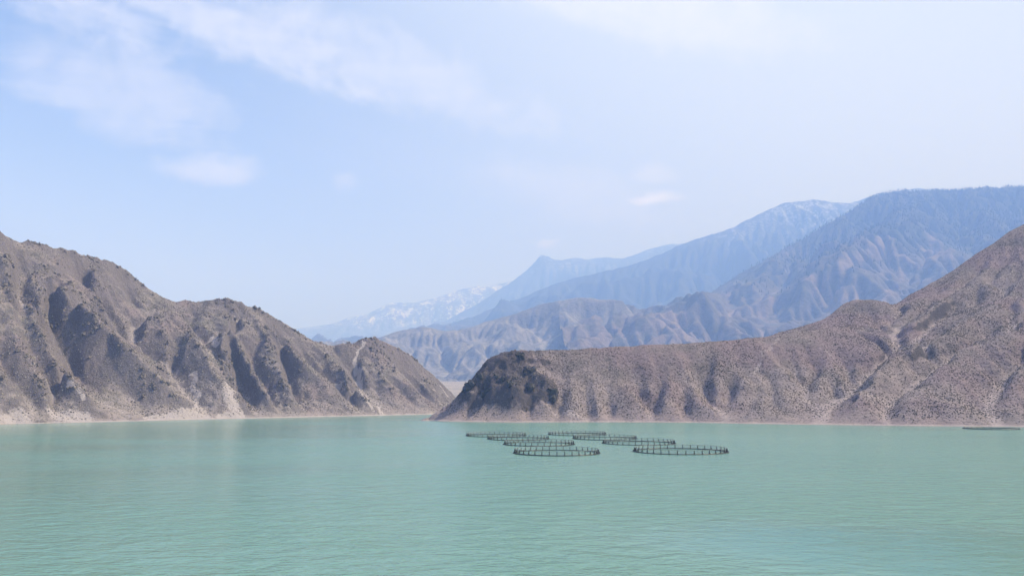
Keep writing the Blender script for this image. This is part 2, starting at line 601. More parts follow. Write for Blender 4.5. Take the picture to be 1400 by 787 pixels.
# ------------------------------------------------------------------ hill on the left shore
def left_hill():
    T = Terrain(-560, 30, 370, 930, 1.0)
    ridge = lin([(-170, 262, 560), (-60, 296), (0, 319, 605), (12, 326), (26, 333.5), (38, 328), (60, 333.5), (72, 341), (84, 338.5),
                 (102, 344), (112, 350), (124, 351), (140, 356), (152, 356, 690), (163, 364), (175, 373), (188, 383), (205, 397),
                 (225, 411), (240, 415.5, 715), (252, 411.5), (268, 414), (290, 409.5), (303, 408.5, 725), (320, 411.5), (335, 418),
                 (356, 421.5), (370, 430), (400, 450), (425, 466), (440, 472), (456, 478, 765)])
    ridge2 = lin([(456, 478, 765), (468, 472), (478, 470.5), (482, 472), (492, 466), (505, 464, 790), (515, 464.5), (527, 469), (545, 477),
                  (565, 489), (585, 507), (600, 520), (617, 537), (626, 548), (637, 556.5, 860)])
    sh = shore([(-160, 587), (-60, 582.5), (0, 580), (60, 578.5), (130, 577), (190, 575.5), (260, 573.5), (330, 572), (400, 570.5),
                (460, 569), (500, 568.3), (545, 567.2), (590, 566.3), (625, 564.5), (642, 562.5)])
    bk = off(ridge, -95, 105, zs=0.35)
    bk2 = off(ridge2, 10, 110, zs=0.1)
    T.solve([ridge, ridge2, sh, bk, bk2, off(sh, 32, -24, z=-14), off(sh, 90, -70, z=-16)])
    S0 = T.h.copy()
    X, Y = T.X, T.Y
    paths = {
        'g0': [(14, 345), (10, 395), (22, 430), (40, 465), (62, 505), (70, 530), (60, 575)],
        'g1': [(62, 372), (57, 413), (48, 434), (58, 458), (72, 482), (95, 516), (114, 548), (150, 573)],
        'g2': [(72, 360), (98, 398), (124, 430), (150, 456), (180, 487), (213, 516), (268, 567)],
        'g2b': [(84, 400), (86, 432), (98, 462), (112, 492)],
        'g2c': [(138, 486), (150, 520), (180, 548), (205, 572)],
        'g3': [(150, 372), (160, 396), (168, 424), (173, 455), (180, 487)],
        'g3b': [(112, 372), (124, 400), (130, 425)],
        'g3c': [(206, 440), (214, 470), (222, 505), (240, 545)],
        'g4': [(238, 422), (252, 442), (266, 466), (284, 499), (310, 540), (334, 567)],
        'g5': [(322, 424), (312, 446), (300, 470), (315, 512), (330, 540), (346, 567)],
        'g6': [(318, 448), (330, 485), (345, 512), (374, 564)],
        'g7': [(352, 432), (369, 461), (380, 506), (402, 560)],
        'g8': [(376, 446), (405, 487), (433, 517), (464, 543), (486, 566)],
        'g9': [(452, 482), (468, 502), (482, 530), (500, 552), (512, 566)],
        'g10': [(512, 470), (540, 505), (565, 535), (588, 563)],
        'g11': [(484, 474), (487, 490), (490, 512)],
    }
    amp = {'g0': -11, 'g1': -20, 'g2': -21, 'g2b': -10, 'g2c': -8, 'g3': -15, 'g3b': -10, 'g3c': -9, 'g4': -12, 'g5': -11, 'g6': -9,
           'g7': -11, 'g8': -11, 'g9': -15, 'g10': -7, 'g11': -5}
    rd, _ = T.dist(np.concatenate([ridge, ridge2]))
    lines = T.fold_lines([(v, 0.40 * abs(amp[k]) + 1) for k, v in paths.items() if k not in ('g3', 'g11', 'g2b', 'g2c', 'g3b', 'g3c')]
                         + [([(x + 0.7 * abs(amp[k]) + 3, y + 3) for x, y in v], -0.98 * abs(amp[k])) for k, v in paths.items()], rd, 16, 9)
    T.solve([ridge, ridge2, sh, bk, bk2, off(sh, 32, -24, z=-14), off(sh, 90, -70, z=-16)] + lines)
    S0 = T.h.copy()
    for _ in range(2):
        T.h = blur(T.h)
    up = sstep(S0, 0.5, 22) * (0.5 + 0.5 * sstep(rd, 0, 22))
    Xw = X + 10 * fbm(X, Y, 60, 2, 91)
    Yw = Y + 10 * fbm(X, Y, 60, 2, 95)
    A, B = (Xw * 0.8 - Yw * 0.6) / 2.6, Xw * 0.6 + Yw * 0.8
    T.h += up * 4.2 * fbm(A, B, 26, 4, 15, 0.6, True)
    T.h += up * (1.6 * fbm(X, Y, 26, 5, 31, 0.6) - 0.6)
    T.erode_coarse(3, 2, 0.12, 40, 0.16, 4.0, seed=3)
    T.h += sstep(S0, 0.3, 6) * (2.8 * (0.2 + sstep(fbm(X, Y, 50, 3, 57), -0.15, 0.3)) * fbm(A * 1.6 + 3 * fbm(X, Y, 12, 2, 58), B, 12, 4, 51, 0.62, True) + 0.8 * fbm(X, Y, 3.2, 2, 71))
    # keep the skyline and the waterline where they stand
    T.h = np.where(S0 < 0.3, np.minimum(T.h, S0), T.h)
    # slides and chutes of pale rubble
    ch = np.zeros_like(T.h)
    for pts, w in (([(497, 468), (487, 490), (483, 498), (490, 508), (491, 515), (491, 527), (500, 545), (509, 561)], 2.2),
                   ([(492, 512), (491, 526)], 3.6),
                   ([(313, 528), (312, 540), (322, 560)], 6.5), ([(264, 512), (268, 545), (268, 566)], 2.6), ([(291, 464), (296, 474)], 3),
                   ([(75, 568), (95, 572), (118, 574)], 7), ([(200, 572), (225, 571), (280, 570)], 5), ([(300, 570), (330, 568)], 4),
                   ([(95, 520), (113, 545)], 1.6), ([(602, 528), (612, 541)], 1.8), ([(0, 572), (30, 574)], 7), ([(518, 556), (521, 566)], 3)):
        d, _ = T.dist(T.hit(pts), 4.5, 9, 77)
        ch = np.maximum(ch, np.clip(1.25 - d / w, 0, 1))
    finish(T, ch)
    o = T.mesh('hill_left_shore', M_left)
    tag(o, 'steep gullied brown rock hillside rising from the left shore', 'hill', kind='structure')
    return T


# ------------------------------------------------------------------ peninsula and hill on the right
def right_hill():
    T = Terrain(-100, 600, 345, 860, 1.0)
    rim = lin([(574, 573.4, 506), (598, 561), (620, 545, 522), (640, 524), (650, 514), (660, 503), (668, 493), (676, 485.5), (684, 484, 532), (700, 482.5),
               (730, 480), (760, 477.5), (800, 474.5), (830, 473), (870, 471.5), (900, 470, 545), (940, 468.5), (980, 465.5), (1010, 463), (1040, 460.5),
               (1070, 456.5, 556), (1100, 452), (1130, 448), (1160, 446, 566)])
    knoll = lin([(1050, 462, 640), (1075, 452.5), (1100, 446), (1128, 436), (1145, 421), (1157, 412.5), (1168, 410.5, 665), (1180, 411.5), (1192, 410.5),
                 (1205, 412), (1225, 419), (1236, 421, 640)])
    big = lin([(1224, 416, 690), (1245, 402), (1265, 391.5), (1290, 376), (1310, 364), (1335, 346), (1360, 330), (1380, 316), (1400, 305.5, 740),
               (1440, 288), (1500, 262, 760), (1560, 240, 770)])
    sh = shore([(573, 573.8), (598, 575.6), (640, 576.5), (700, 577.2), (760, 577), (830, 577), (900, 577.2), (960, 577.8), (1020, 579), (1080, 580),
                (1140, 580.8), (1200, 581.6), (1260, 582.3), (1330, 583), (1400, 583.5), (1480, 584.5), (1560, 585.5), (1660, 586.5)])
    saddle = lin([(1200, 444, 600), (1222, 436, 622)])
    backsh = np.array([[-56, 512, 0], [-20, 560, 0], [40, 600, 0], [110, 660, 2], [150, 700, 6], [210, 760, 10], [300, 820, 16]])
    base_lines = [rim, knoll, big, sh, saddle, backsh, off(backsh[:4], -25, 40, z=-12), off(big, -10, 70, zs=0.6),
                  off(sh, 3, -28, z=-12), off(sh, 0, -60, z=-15)]
    T.solve(base_lines)
    S0 = T.h.copy()
    X, Y = T.X, T.Y
    paths = {
        'p1': ([(702, 487), (726, 515), (742, 532), (752, 548), (757, 562)], -4, 14),
        'p2': ([(742, 484), (770, 512), (795, 545), (812, 565)], -3.5, 15),
        'p2b': ([(800, 480), (822, 510), (838, 545), (842, 570)], -3.5, 14),
        'p3': ([(848, 480), (866, 508), (872, 530), (860, 552), (850, 570)], -5, 18),
        'p4': ([(880, 478), (898, 502), (878, 518), (868, 535)], -3.5, 14),
        'p5': ([(960, 475), (940, 510), (930, 545), (925, 570)], -6, 28),
        'p6': ([(1010, 470), (1005, 500), (985, 545), (962, 570)], -4, 16),
        'p7': ([(1052, 490), (1040, 520), (1020, 550), (1000, 570)], -3.5, 14),
        'p8': ([(1078, 470), (1090, 505), (1108, 540), (1130, 566)], -5, 17),
        'p9': ([(1096, 462), (1122, 500), (1145, 528), (1150, 548)], -5, 16),
        'p10': ([(1130, 456), (1160, 490), (1178, 518)], -4, 16),
        'm': ([(1232, 432), (1224, 468), (1180, 518), (1152, 548), (1132, 570)], -11, 34),
        'm2': ([(1300, 440), (1262, 490), (1238, 524), (1205, 548), (1170, 560)], -9, 30),
        'm3': ([(1340, 400), (1290, 430), (1240, 470), (1222, 478)], -9, 30),
        'm4': ([(1400, 420), (1340, 450), (1300, 490), (1240, 540)], -6, 24),
        'm5': ([(1395, 480), (1350, 530), (1310, 572)], -5, 24),
        'm6': ([(1440, 500), (1400, 545), (1380, 574)], -4, 22),
        'k1': ([(1172, 414), (1190, 432), (1205, 444)], -3, 12),
        'k2': ([(1196, 414), (1212, 428), (1226, 438)], -3, 12),
    }
    W3 = {k: T.hit(v[0], -v[1] * 0.9) for k, v in paths.items()}
    rd, _ = T.dist(rim)
    rd2, _ = T.dist(big)
    rd3, _ = T.dist(knoll)
    guard = sstep(np.minimum(np.minimum(rd, rd2), rd3), 3, 32)
    crest = [[(1404, 364), (1360, 376), (1326, 390), (1285, 416), (1248, 440)], [(1404, 398), (1362, 412), (1325, 436), (1284, 458), (1246, 478)],
             [(1402, 442), (1360, 458), (1314, 478), (1276, 518), (1240, 556), (1224, 574)], [(1240, 474), (1205, 500), (1184, 530), (1168, 556)]]
    lines = T.fold_lines([(c, 3.0) for c in crest] + [(paths[k][0], -0.6 * abs(paths[k][1])) for k in ('m', 'm2', 'm3', 'm4')],
                         np.minimum(np.minimum(rd, rd2), rd3), 10, 19)
    T.solve(base_lines + lines)
    S0 = T.h.copy()
    for _ in range(2):
        T.h = blur(T.h)
    for i, (k, P) in enumerate(W3.items()):
        if k not in ('m', 'm2', 'm3', 'm4'):
            T.carve(P, paths[k][1] * 0.9, paths[k][2] * 1.2, 6, 26, 160 + i, ends=(0.2, 0.12), guard=guard)
    up = sstep(S0, 0.5, 16) * (0.25 + 0.75 * sstep(np.minimum(rd, rd2), 0, 25))
    T.h += up * (2.6 * fbm(X + 8 * fbm(X, Y, 40, 2, 5), Y, 50, 4, 211, 0.5, True) + 1.6 * fbm(X, Y, 22, 4, 231) - 0.6)
    T.erode_coarse(3, 3, 0.12, 40, 0.2, 4.0, seed=13)
    # crag at the tip of the peninsula: broken cliffs
    C = T.hit([(668, 496), (690, 505), (705, 525), (715, 540)])
    dC, _ = T.dist(C, 20, 22, 301)
    cr = sstep(36 - dC, 0, 26) * sstep(S0, 4, 14)
    T.h += cr * (8.0 * fbm(X, Y, 21, 4, 311, 0.6, True) + 3.0 * fbm(X, Y, 6.5, 3, 331, 0.6, True) + 0.6) * (0.35 + 0.65 * sstep(rd, 0, 12))
    T.h += sstep(S0, 0.3, 5) * (0.5 * fbm(X, Y, 8, 3, 251) + 0.35 * fbm(X, Y, 3.0, 2, 271))
    T.h = np.where(S0 < 0.3, np.minimum(T.h, S0), T.h)
    ch = np.zeros_like(T.h)
    for pts, w in (([(1065, 462), (1040, 490), (1015, 525), (1000, 552)], 3.0), ([(1120, 477), (1150, 500), (1175, 520)], 2.2),
                   ([(1085, 500), (1098, 530)], 2.0), ([(1130, 568), (1090, 572)], 5), ([(722, 500), (738, 516)], 1.0),
                   ([(757, 565), (790, 570), (830, 572)], 3.5), ([(1322, 388), (1262, 430), (1232, 455)], 1.8), ([(1390, 370), (1322, 396)], 1.5),
                   ([(1232, 426), (1222, 434)], 3), ([(1310, 478), (1250, 530)], 1.6), ([(878, 482), (895, 500)], 1.0)):
        d, _ = T.dist(T.hit(pts), 5, 10, 78)
        ch = np.maximum(ch, np.clip(1.2 - d / w, 0, 1) * 0.5)
    finish(T, ch, cr * 1.0, 1.0, 1.9)
    o = T.mesh('hill_right_shore', M_right)
    tag(o, 'scrub dotted brown peninsula and slope along the right shore', 'hill', kind='structure')
    T.attrs['crag'] = cr
    return T, cr


# ------------------------------------------------------------------ far ranges
KF = 1.6          # distances and sizes below are in units of 1.6 m


def flin(pts):
    return lin([(p[0], p[1], p[2] * KF) if len(p) > 2 else p for p in pts])


def foff(P, dx, dy, z=None, zs=None):
    return off(P, dx * KF, dy * KF, None if z is None else z * KF, zs)


def far_range(name, label, bbox, res, lines, mat, noise_amp, wl, seed, batches=6, carves=(), scars=(), zmin=-50, crest=None, cap=5.0):
    bbox, res, noise_amp, wl = [b * KF for b in bbox], res * KF, noise_amp * KF, wl * KF
    T = Terrain(*bbox, res)
    T.solve(lines)
    S0 = T.h.copy()
    for i, (pts, a, w) in enumerate(carves):
        a, w = a * KF, w * KF
        T.carve(T.hit(pts), a, w, w * 0.3, w * 1.2, seed + 300 + i, ends=(0.15, 0.15))
    d, _ = T.dist(crest)
    up = 0.12 + 0.88 * sstep(d, 0, wl * 0.8)
    Xw = T.X + wl * 0.25 * fbm(T.X, T.Y, wl * 1.3, 2, seed + 7)
    T.h += up * noise_amp * (fbm(Xw, T.Y, wl, 5, seed, 0.5, True) - 0.25)
    T.h += up * 0.3 * noise_amp * fbm(T.X, T.Y, wl * 0.3, 4, seed + 20)
    T.erode(max(2, batches // 2), 0.14, 50, 0.18, cap * 0.8, seed=seed, zmin=zmin)
    T.h += 0.035 * noise_amp * fbm(T.X, T.Y, res * 5, 2, seed + 50)
    ch = np.zeros_like(T.h)
    for pts, w in scars:
        w = w * KF
        dd, _ = T.dist(T.hit(pts), w * 1.2, w * 3, seed + 90)
        ch = np.maximum(ch, np.clip(1.2 - dd / w, 0, 1))
    finish(T, ch)
    o = T.mesh(name, mat, zcut=-100)
    tag(o, label, 'mountain', kind='structure')
    return T


TAN, GREY, FOREST = (0.24, 0.218, 0.20), (0.145, 0.14, 0.138), (0.052, 0.062, 0.052)
M_foot = mountain_material('foothill_ground', TAN, GREY, FOREST, 900, 1200, 5000, 6000)
M_front = mountain_material('front_range_ground', (0.20, 0.155, 0.135), (0.10, 0.097, 0.09), FOREST, 150, 800, 1050, 1500, snow_amt=0.2)
M_second = mountain_material('second_range_ground', (0.16, 0.14, 0.12), (0.09, 0.088, 0.085), (0.035, 0.043, 0.035), 300, 650, 1000, 1800, 1.4, 0.5)
M_knob = mountain_material('knob_range_ground', (0.16, 0.145, 0.13), (0.09, 0.09, 0.09), (0.05, 0.055, 0.05), 600, 1000, 1200, 2100, 1.8, 0.5)
M_snow = mountain_material('snow_range_ground', (0.16, 0.15, 0.14), (0.1, 0.1, 0.1), (0.07, 0.07, 0.07), 300, 900, 700, 1050, 2.0, 0.9)


def far_ranges():
    R = {}
    # pale eroded foothills in the gap
    c = flin([(380, 480, 2750), (450, 474), (515, 462, 2500), (550, 451.5), (575, 447), (590, 449), (615, 455), (640, 449), (665, 440), (700, 431), (743, 414, 2600), (775, 409), (800, 407),
             (850, 411), (872, 436, 2500), (890, 460), (905, 480, 2400), (930, 500)])
    base = flin([(440, 528, 1900), (600, 523, 1950), (650, 520), (700, 516), (800, 512), (900, 515, 2000), (980, 520, 2050)])
    R['foot'] = far_range('foothill_range', 'pale eroded foothills in the gap behind the lake', (-900, 700, 1750, 3100), 4.0,
                          [c, base, foff(base, 0, -140, z=10), off(base, 0, 130, z=86), foff(c, 0, 400, zs=0.5)], M_foot, 50, 240, 400, 6, crest=c,
                          carves=(([(603, 456), (612, 485), (625, 515)], -55, 110), ([(560, 455), (572, 490), (590, 520)], -40, 90),
                                  ([(650, 449), (668, 475), (672, 505)], -40, 90), ([(720, 425), (738, 450), (745, 480)], -50, 100),
                                  ([(800, 410), (812, 440), (815, 480)], -45, 90)))
    # big forested front range on the right
    c1 = flin([(860, 472, 3150), (900, 446, 3250), (950, 413), (985, 392), (1010, 376), (1050, 353, 3450), (1090, 330), (1130, 308), (1165, 287), (1190, 271), (1202, 267), (1215, 264.5, 3700),
              (1235, 261), (1255, 262), (1300, 261), (1350, 258.5), (1400, 256, 3800), (1480, 250), (1600, 240, 3900)])
    c2 = flin([(846, 476, 2300), (872, 458), (885, 446), (905, 432), (918, 424), (945, 419), (965, 421, 2450), (985, 430), (1010, 440, 2400), (1060, 455, 2350)])
    c3 = flin([(1060, 420, 2500), (1110, 388), (1150, 360), (1180, 345), (1215, 333, 2850), (1228, 345), (1245, 352, 2800), (1270, 366)])
    c4 = flin([(1228, 345, 2850), (1235, 380), (1215, 410), (1200, 440, 2300)])
    c5 = flin([(1215, 333, 2850), (1250, 310), (1290, 285), (1320, 262, 3700)])
    base2 = flin([(830, 512, 2000), (900, 512), (1000, 510, 2000), (1200, 505), (1500, 500, 2000), (1900, 495, 2000)])
    R['front'] = far_range('front_mountain_range', 'blue hazy forested mountain rising behind the right shore', (150, 3300, 1850, 4700), 7.0,
                           [c1, c2, c3, c4, c5, base2, foff(base2, 0, -120, z=10), foff(c1, 0, 700, zs=0.7)], M_front, 95, 380, 500, 16, crest=np.concatenate([c1]),
                           carves=(([(1130, 315), (1100, 350), (1060, 385), (1000, 430)], -70, 150), ([(1300, 275), (1310, 320), (1290, 360)], -80, 160),
                                   ([(1200, 285), (1170, 320), (1130, 350)], -60, 140), ([(1380, 270), (1370, 320), (1350, 350)], -60, 150),
                                   ([(920, 424), (935, 445), (945, 465)], -35, 60), ([(1000, 400), (990, 430), (960, 465)], -45, 80),
                                   ([(1070, 405), (1050, 440), (1020, 465)], -45, 80), ([(1140, 375), (1130, 420), (1100, 455)], -45, 80)),
                           scars=(([(1110, 380), (1125, 405), (1145, 425)], 40), ([(1130, 388), (1160, 412)], 22), ([(1235, 352), (1228, 385), (1210, 412)], 20),
                                  ([(1215, 336), (1180, 352), (1150, 370)], 28), ([(1275, 325), (1290, 345), (1285, 355)], 40), ([(1262, 340), (1275, 355), (1290, 362)], 30),
                                  ([(1060, 415), (1040, 435)], 18), ([(1220, 340), (1245, 355), (1268, 366)], 20), ([(1195, 345), (1215, 350)], 30), ([(900, 436), (925, 440), (940, 462)], 60),
                                  ([(1172, 415), (1175, 400)], 20)))
    # second range with snow flecks
    c = flin([(480, 478, 5200), (560, 462), (600, 454, 5300), (640, 436), (680, 418), (720, 402), (760, 389), (800, 378), (840, 369), (880, 358), (920, 340, 5600), (960, 325), (1000, 313), (1040, 293), (1070, 280),
             (1090, 276), (1112, 272.5), (1135, 276), (1160, 278.5, 5900), (1180, 272), (1200, 265), (1250, 259), (1350, 262, 6100)])
    b = flin([(420, 500, 4200), (600, 490, 4200), (800, 485), (1000, 480, 4300), (1300, 470, 4500)])
    R['second'] = far_range('second_mountain_range', 'blue mountain with snow flecks behind the front range', (-1700, 3900, 4000, 7000), 12.0,
                            [c, b, foff(b, 0, -120, z=120), foff(c, 0, 800, zs=0.7)], M_second, 200, 560, 600, 14, crest=c)
    # ridge with a rock knob
    c = flin([(440, 480, 7800), (520, 465), (560, 455, 8000), (600, 443), (650, 418), (690, 391), (705, 381), (720, 369), (728, 362), (734, 355), (739, 349), (743, 348), (750, 350.5), (757, 355.5), (768, 357),
             (785, 353), (800, 354), (830, 351.5), (850, 354), (865, 350), (880, 344), (900, 337.5), (917, 334, 8400), (960, 330), (1050, 320, 8600)])
    b = flin([(350, 505, 6700), (600, 490, 6700), (900, 470, 7000), (1100, 460, 7100)])
    R['knob'] = far_range('knob_mountain_range', 'distant blue ridge topped by a small rock knob', (-3100, 3100, 6500, 9800), 15.0,
                          [c, b, foff(b, 0, -150, z=200), foff(c, 0, 1000, zs=0.7)], M_knob, 190, 700, 700, 10, crest=c)
    # snow capped range at the back
    c = flin([(330, 462, 9800), (415, 449, 9800), (440, 445), (455, 443), (480, 434), (505, 428), (525, 418), (535, 414), (550, 413), (565, 415), (585, 411), (610, 403), (630, 396), (650, 392), (670, 392),
             (690, 387, 10200), (720, 380), (800, 372, 10500)])
    b = flin([(250, 490, 8800), (500, 485, 8800), (800, 470, 9000)])
    R['snow'] = far_range('snow_mountain_range', 'faint snow capped range at the far end of the valley', (-4400, 1500, 8600, 11900), 18.0,
                          [c, b, foff(b, 0, -200, z=400), foff(c, 0, 1400, zs=0.7)], M_snow, 210, 1000, 800, 5, crest=c)
    return R


# ------------------------------------------------------------------ ground sheet and lake
def ground_and_lake():
    xs = np.concatenate([np.linspace(-8000, -1500, 14), np.linspace(-1400, 1400, 57), np.linspace(1500, 8000, 14)])
    ys = np.concatenate([np.linspace(-1500, 800, 24), np.linspace(850, 4000, 70), np.linspace(4200, 19800, 36)])
    X, Y = np.meshgrid(xs, ys)
    Z = -16 + 93 * sstep(Y, 880, 2950) + 0.03 * np.clip(Y - 2950, 0, 1e9)
    Z = np.maximum(Z, -16 + 60 * sstep(np.abs(X), 700, 1400))
    Z = np.maximum(Z, -16 + 60 * sstep(-Y, 150, 700))
    Z += 3.0 * fbm(X, Y, 300, 3, 900)
    ny, nx = X.shape
    k = (np.arange(ny - 1)[:, None] * nx + np.arange(nx - 1)[None]).ravel()
    q = np.stack([k, k + 1, k + nx + 1, k + nx], 1)
    me = bpy.data.meshes.new('valley_ground')
    me.from_pydata(np.stack([X.ravel(), Y.ravel(), Z.ravel()], 1).tolist(), [], q.tolist())
    m, N, o = new_mat('valley_gravel')
    p = N.n('ShaderNodeNewGeometry').outputs['Position']
    c = N.mix(N.ramp(N.noise(p, 0.012, 7, 0.6), 0.35, 0.65), (0.27, 0.225, 0.195), (0.19, 0.165, 0.14))
    c = N.mix(N.ramp(N.noise(p, 0.15, 6, 0.7), 0.5, 0.75, 0, 0.5), c, (0.12, 0.11, 0.07))
    b = N.n('ShaderNodeBsdfPrincipled', ins={'Base Color': c, 'Roughness': 0.95})
    m.node_tree.links.new(b.outputs[0], o.inputs[0])
    me.materials.append(m)
    for p_ in me.polygons:
        p_.use_smooth = True
    g = bpy.data.objects.new('ground', me)
    col.objects.link(g)
    tag(g, 'tan gravel valley floor beyond the lake', 'ground', kind='structure')

    m, N, o = new_mat('lake_water')
    p = N.n('ShaderNodeNewGeometry').outputs['Position']
    # wind on the water: patches of ripples between smoother lanes
    lane = N.n('ShaderNodeMapping', ins={0: p, 2: (0, 0, math.radians(12)), 3: (0.35, 1, 1)}).outputs[0]
    w1 = N.noise(lane, 0.014, 4, 0.55, 0.6)
    spx = N.n('ShaderNodeSeparateXYZ', ins={0: p})
    side = N.ramp(spx.outputs[0], -170, 90, -0.10, 0.16)
    wind = N.ramp(N.math('ADD', w1, side), 0.34, 0.72, 0.30, 1.0)
    # calm pool close by on the right
    wq = N.noise(p, 0.03, 4, 0.6)
    ex = N.math('DIVIDE', N.math('SUBTRACT', spx.outputs[0], 50), 40)
    ey = N.math('DIVIDE', N.math('SUBTRACT', N.math('ADD', spx.outputs[1], N.math('MULTIPLY', spx.outputs[0], 0.35)), 86), 22)
    ee = N.math('ADD', N.math('ADD', N.math('MULTIPLY', ex, ex), N.math('MULTIPLY', ey, ey)), N.math('MULTIPLY', N.math('SUBTRACT', wq, 0.5), 1.6))
    wind = N.math('MULTIPLY', wind, N.ramp(ee, 0.35, 1.4, 0.12, 1.0))
    ring = N.n('ShaderNodeMapping', ins={0: p, 2: (0, 0, math.radians(-18)), 3: (0.55, 1, 1)}).outputs[0]
    r1 = N.noise(ring, 0.42, 4, 0.55, 0.5)
    r2 = N.noise(ring, 1.5, 3, 0.55, 0.3)
    r3 = N.noise(p, 0.16, 3, 0.5, 0.3)
    hgt = N.math('ADD', N.math('ADD', N.math('MULTIPLY', N.math('SUBTRACT', r1, 0.5), 0.55), N.math('MULTIPLY', N.math('SUBTRACT', r2, 0.5), 0.17)), N.math('MULTIPLY', N.math('SUBTRACT', r3, 0.5), 0.2))
    hgt = N.math('MULTIPLY', hgt, wind)
    bump = N.n('ShaderNodeBump', ins={'Strength': 1.0, 'Distance': 1.25, 'Height': hgt})
    silt = N.noise(N.n('ShaderNodeMapping', ins={0: p, 3: (0.5, 1, 1)}).outputs[0], 0.02, 4, 0.55)
    c = N.mix(N.ramp(silt, 0.3, 0.7), (0.108, 0.236, 0.202), (0.12, 0.25, 0.216))
    b = N.n('ShaderNodeBsdfPrincipled', ins={'Base Color': c, 'Roughness': N.ramp(wind, 0.1, 1.0, 0.12, 0.20), 'IOR': 1.33, 'Normal': bump.outputs[0]})
    m.node_tree.links.new(b.outputs[0], o.inputs[0])
    me = bpy.data.meshes.new('lake')
    bm = bmesh.new()
    bmesh.ops.create_grid(bm, x_segments=8, y_segments=8, size=1)
    for v in bm.verts:
        v.co = Vector((v.co.x * 1300, 350 + v.co.y * 850, 0))
    bm.to_mesh(me)
    me.materials.append(m)
    o_ = bpy.data.objects.new('water', me)
    col.objects.link(o_)
    tag(o_, 'milky turquoise reservoir water with light ripples', 'water', kind='structure')


# ------------------------------------------------------------------ ground cover
def scatter(name, pts, sizes, mat, kind, label, cat, seed=0):
    """a cloud of points, each carrying one small clump (geometry nodes)"""
    me = bpy.data.meshes.new(name)
    me.vertices.add(len(pts))
    me.vertices.foreach_set('co', np.asarray(pts, np.float32).ravel())
    a = me.attributes.new('size', 'FLOAT', 'POINT')
    a.data.foreach_set('value', np.asarray(sizes, np.float32))
    me.update()
    o = bpy.data.objects.new(name, me)
    col.objects.link(o)
    t = bpy.data.node_groups.new(name, 'GeometryNodeTree')
    t.interface.new_socket('Geometry', in_out='INPUT', socket_type='NodeSocketGeometry')
    t.interface.new_socket('Geometry', in_out='OUTPUT', socket_type='NodeSocketGeometry')
    N = t.nodes
    L = t.links.new
    gi, go = N.new('NodeGroupInput'), N.new('NodeGroupOutput')
    if kind == 'conifer':
        s = N.new('GeometryNodeMeshCone')
        s.inputs['Vertices'].default_value = 6
        s.inputs['Radius Top'].default_value = 0.0
        s.inputs['Radius Bottom'].default_value = 0.24
        s.inputs['Depth'].default_value = 1.0
        src = s.outputs['Mesh']
    elif kind == 'block':
        s = N.new('GeometryNodeMeshCube')
        s.inputs['Size'].default_value = (1.0, 0.7, 0.8)
        for k_ in 'XYZ':
            s.inputs['Vertices ' + k_].default_value = 4
        sp = N.new('GeometryNodeSetPosition')
        L(s.outputs['Mesh'], sp.inputs['Geometry'])
        nz = N.new('ShaderNodeTexNoise')
        nz.inputs['Scale'].default_value = 2.2
        nz.inputs['Detail'].default_value = 3.0
        vm = N.new('ShaderNodeVectorMath')
        vm.operation = 'SUBTRACT'
        L(nz.outputs['Color'], vm.inputs[0])
        vm.inputs[1].default_value = (0.5, 0.5, 0.5)
        vs_ = N.new('ShaderNodeVectorMath')
        vs_.operation = 'SCALE'
        vs_.inputs['Scale'].default_value = 1.3
        L(vm.outputs[0], vs_.inputs[0])
        L(vs_.outputs[0], sp.inputs['Offset'])
        src = sp.outputs[0]
    else:
        s = N.new('GeometryNodeMeshIcoSphere')
        s.inputs['Radius'].default_value = 0.5
        s.inputs['Subdivisions'].default_value = 2 if kind == 'shrub' else 1
        sp = N.new('GeometryNodeSetPosition')
        L(s.outputs['Mesh'], sp.inputs['Geometry'])
        nz = N.new('ShaderNodeTexNoise')
        nz.inputs['Scale'].default_value = 3.5
        nz.inputs['Detail'].default_value = 1.0
        vm = N.new('ShaderNodeVectorMath')
        vm.operation = 'SUBTRACT'
        L(nz.outputs['Color'], vm.inputs[0])
        vm.inputs[1].default_value = (0.5, 0.5, 0.6)
        vs_ = N.new('ShaderNodeVectorMath')
        vs_.operation = 'SCALE'
        vs_.inputs['Scale'].default_value = 0.9
        L(vm.outputs[0], vs_.inputs[0])
        L(vs_.outputs[0], sp.inputs['Offset'])
        tr = N.new('GeometryNodeTransform')
        tr.inputs['Scale'].default_value = (1, 1, 0.8) if kind == 'shrub' else (1.1, 0.8, 0.75)
        L(sp.outputs[0], tr.inputs['Geometry'])
        src = tr.outputs[0]
    sm = N.new('GeometryNodeSetMaterial')
    sm.inputs['Material'].default_value = mat
    L(src, sm.inputs['Geometry'])
    ip = N.new('GeometryNodeInstanceOnPoints')
    L(gi.outputs[0], ip.inputs['Points'])
    L(sm.outputs[0], ip.inputs['Instance'])
    na = N.new('GeometryNodeInputNamedAttribute')
    na.data_type = 'FLOAT'
    na.inputs['Name'].default_value = 'size'
    L(na.outputs[0], ip.inputs['Scale'])
    rv = N.new('FunctionNodeRandomValue')
    rv.data_type = 'FLOAT_VECTOR'
    k = {'conifer': 0.0, 'shrub': 0.3, 'block': 0.6}.get(kind, 3.1)
    rv.inputs[0].default_value = (-k, -k, 0)
    rv.inputs[1].default_value = (k, k, 6.28)
    L(rv.outputs[0], ip.inputs['Rotation'])
    L(ip.outputs[0], go.inputs[0])
    md = o.modifiers.new('scatter', 'NODES')
    md.node_group = t
    me.materials.append(mat)
    tag(o, label, cat, kind='stuff')
    return o


